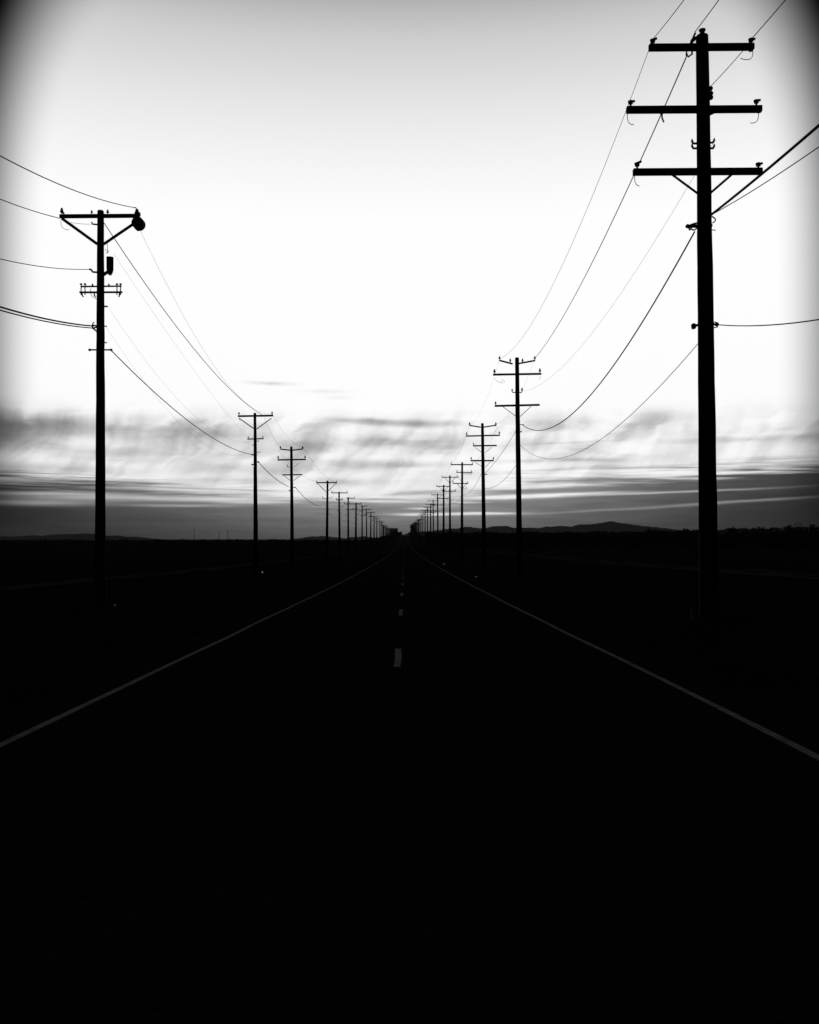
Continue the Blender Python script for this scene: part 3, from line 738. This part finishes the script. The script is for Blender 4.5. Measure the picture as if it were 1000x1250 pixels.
# slow unevenness and soft warps used by the clouds
wob = noise(az*.12, el*.5, 1.3, 4)-0.5
elw = el+wob*0.5
def blob(px, py, sx_, sy_, amp, slant=0.0, warp=0.6):
    """soft cloud bank or slit centred where the photograph has it: half-sizes in photo pixels"""
    a0, e0 = AE(px, py)
    u = (az-a0)/(sx_/DEG)
    v = (el+wob*warp-e0-(az-a0)*slant)/(sy_/DEG)
    r2_ = u*u+v*v
    return mth('EXPONENT', r2_*-1.0)*amp
# --- fibrous cirrus band: streaks falling down and to the left
f_u, f_v = az*0.76+el*0.65, el*0.76-az*0.65
curl = (el-4.0)*(el-4.0)*0.06
fib = noise((f_u+curl)*0.20+wob*1.0, (f_v-curl)*0.82+wob*2.0, 4.0, 5, .46, 0.4)
fib2 = noise(az*.20, el*.95+wob*1.0, 9.0, 4, .45, 0.3)
band = ramp((el+wob*0.5)/12.0, [(0,0),(el_of(590)/12,.25),(el_of(560)/12,.75),(el_of(535)/12,1),(el_of(517)/12,.7),(el_of(505)/12,.12),(el_of(494)/12,0.0)])
cir = sstep(fib*.75+fib2*.5, .475, .84)*band
cir = cir*sstep(az, 13, 18, 1.0, .55)
# --- named soft banks
banks = None
for b in [(10,527,40,14,2.0,.02),(95,522,38,8,1.1,0),(-30,525,40,22,1.2,0),(170,530,60,10,.6,.0),(250,528,70,12,.5,.05),(330,545,60,12,.35,0),(120,550,120,9,.3,0),(400,542,46,9,.5,.06),(345,541,28,10,.35,0),(470,536,22,12,.4,.12),(530,541,22,12,.4,.12),(560,537,35,8,.35,0),
          (490,515,55,3.8,1.5,-.03),(440,512,30,2.0,.3,0),(330,467,26,2.2,.35,0),(395,478,26,2.5,.14,0),(415,486,20,2,.1,0),(715,513,22,4,.4,-.03),(680,518,22,4,.25,0),(790,514,24,9,.38,.15),(835,510,34,7,.38,-.04),(960,523,20,2,.2,0),
          (890,537,70,3,.4,.015),(990,536,40,5,.4,0),(930,560,60,3,.3,0),(700,541,60,1.6,.35,.04),(710,562,40,2.2,.5,-.03),(690,573,70,1.6,.4,.03),(800,570,90,1.6,.35,.03),
          (60,572,90,5,.45,0),(60,590,110,6,.45,0),(150,586,70,3,.3,0),(310,573,70,6,.4,0),(300,588,60,4,.4,0),(440,566,70,5,.55,0),(500,567,40,3,.3,0),(430,587,40,4,.45,0),(510,602,40,2.6,.75,.03),(600,598,50,3,.4,.02),(640,563,30,2,.4,0)]:
    t = blob(*b); banks = t if banks is None else banks+t
tex = sstep(fib2*.4+fib*.6, .30, .66, .55, 1.15)
banks = banks*tex+blob(8, 528, 42, 13, 1.7, .02, 1.0)+blob(88, 522, 34, 7, .5, 0, 1.2)
# --- low stratus deck: streaky upper edge, higher on both sides, broken by bright slits over the road
str1 = noise(az*.10+3, el*3.2+az*.02, 2.0, 7, .6, .3)
str2 = noise(az*.22, el*7.0, 6.0, 6, .6, .2)
edge = el_of(612)+mth('ABSOLUTE', az-0.5)*.05+sstep(az, 3, 8)*0.75
deck = sstep(elw-edge+(str1-.5)*3.0+(str2-.5)*1.2, 0.55, -0.55)
slits = None
for b in [(640,595,45,1.7,1.0,.0),(585,596,40,2,.6,.0),(615,606,65,2.4,1.0,.03),(560,600,30,3,.6,0),(690,604,60,1.6,.9,.03),(800,602,110,1.2,.45,.03),(760,622,130,1.3,.16,.05),(905,612,80,1.3,.22,.05),(565,627.5,55,1.8,1.0,.01),(512,628.5,30,1.6,.8,0),(600,627,30,1.2,.6,0),(515,621,16,1.4,.75,0),
          (420,604,60,3.5,.7,.0),(350,603,60,4,.5,0),(270,609,80,3,.6,.01),(230,617,60,1.6,.35,0),(130,607,90,3.4,.42,0),(40,613,80,3.5,.3,0),(60,602,80,2.2,.35,0),(200,597,80,2.5,.3,0),(320,613,50,2,.5,0),(470,612,40,2,.5,0)]:
    t = blob(*b, warp=0.25); slits = t if slits is None else slits+t
deck = mth('MULTIPLY', deck, mth('SUBTRACT', 1.0, slits*sstep(str2, .25, .5, .7, 1.1), clamp=True))
deck_l = ramp(elw/4.0, [(0,.07),(.18,.105),(.45,.15),(.75,.23),(1,.34)])*(0.33+mth('EXPONENT', mth('MULTIPLY', az*az, -1/140.0))*1.2)*sstep(noise(az*.25, el*3.0, 11.0, 6, .6, .3), .2, .8, .78, 1.22)
cov = 1.0-mth('EXPONENT', (cir*.85+banks*1.15)*-1.15)
body = sstep(fib*.5+fib2*.5, .3, .7, .40, .17)
L = mixl(base, body, cov)
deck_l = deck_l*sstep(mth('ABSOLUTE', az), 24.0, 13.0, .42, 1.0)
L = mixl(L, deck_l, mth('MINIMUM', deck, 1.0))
# --- afterglow cut off by a lens vignette painted into the sky, dark beyond it
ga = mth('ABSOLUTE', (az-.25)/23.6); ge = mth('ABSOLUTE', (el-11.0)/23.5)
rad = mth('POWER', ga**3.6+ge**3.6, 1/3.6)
sky_vignette = sstep(rad, .895, 1.075, 1.0, 0.0)
L = L*sky_vignette
above = sstep(el, -1.2, -0.2)
L = L*above
sky = nt.nodes.new('ShaderNodeTexSky'); sky.sky_type = 'NISHITA'; sky.sun_disc = False
sky.sun_elevation = math.radians(1.5); sky.sun_rotation = 0.0; sky.air_density = 1.0; sky.dust_density = 2.0
bw = nt.nodes.new('ShaderNodeRGBToBW'); nt.links.new(sky.outputs[0], bw.inputs[0])
tot = L+X(bw.outputs[0])*0.002
bg = nt.nodes.new('ShaderNodeBackground'); bg.inputs['Strength'].default_value = 1.0
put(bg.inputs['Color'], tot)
out = nt.nodes.new('ShaderNodeOutputWorld'); nt.links.new(bg.outputs[0], out.inputs['Surface'])
try: W.cycles.sampling_method = 'MANUAL'; W.cycles.sample_map_resolution = 1024
except Exception: pass

# the last of the sun, low behind the far end of the road
s = bpy.data.lights.new('sun', 'SUN'); s.energy = 0.03; s.angle = math.radians(8); s.color = (1,1,1)
so = bpy.data.objects.new('sun', s); C.objects.link(so); so.rotation_euler = (math.radians(-88.5), 0, 0)
so.location = (0, 200, 60)

# ------------------------------------------------------------------ haze
HAZE = 3.0e-5
if HAZE:
    bm = bmesh.new(); bmesh.ops.create_cube(bm, size=1)
    bmesh.ops.scale(bm, vec=(18200, 13900, 150), verts=bm.verts); bmesh.ops.translate(bm, vec=(0, 6350, 75-12), verts=bm.verts)
    me = bpy.data.meshes.new('haze'); bm.to_mesh(me); bm.free()
    m = bpy.data.materials.new('haze_air'); m.use_nodes = True; t = m.node_tree
    for n in list(t.nodes): t.nodes.remove(n)
    v = t.nodes.new('ShaderNodeVolumePrincipled'); v.inputs['Color'].default_value = (.9,.9,.9,1); v.inputs['Density'].default_value = HAZE; v.inputs['Anisotropy'].default_value = 0.3
    o_ = t.nodes.new('ShaderNodeOutputMaterial'); t.links.new(v.outputs[0], o_.inputs['Volume'])
    me.materials.append(m); o = bpy.data.objects.new('haze', me); C.objects.link(o); o['kind'] = 'stuff'; o['label'] = 'thin dusk haze over the flat fields'; o['category'] = 'haze'

# ------------------------------------------------------------------ camera and output
cam = bpy.data.cameras.new('camera'); cam.sensor_fit = 'HORIZONTAL'; cam.sensor_width = 36; cam.lens = 36*F/1000
cam.shift_x = (500-VX)/1000; cam.shift_y = (HY-625)/1000
cam.clip_start = 0.1; cam.clip_end = 40000
co = bpy.data.objects.new('camera', cam); C.objects.link(co); co.location = (0,0,EYE); co.rotation_euler = (PI/2,0,0)
SC.camera = co
SC.view_settings.view_transform = 'Standard'; SC.view_settings.look = 'None'; SC.view_settings.exposure = 0; SC.view_settings.gamma = 1
SC.view_settings.use_curve_mapping = False
SC.cycles.max_bounces = 4; SC.cycles.volume_bounces = 0
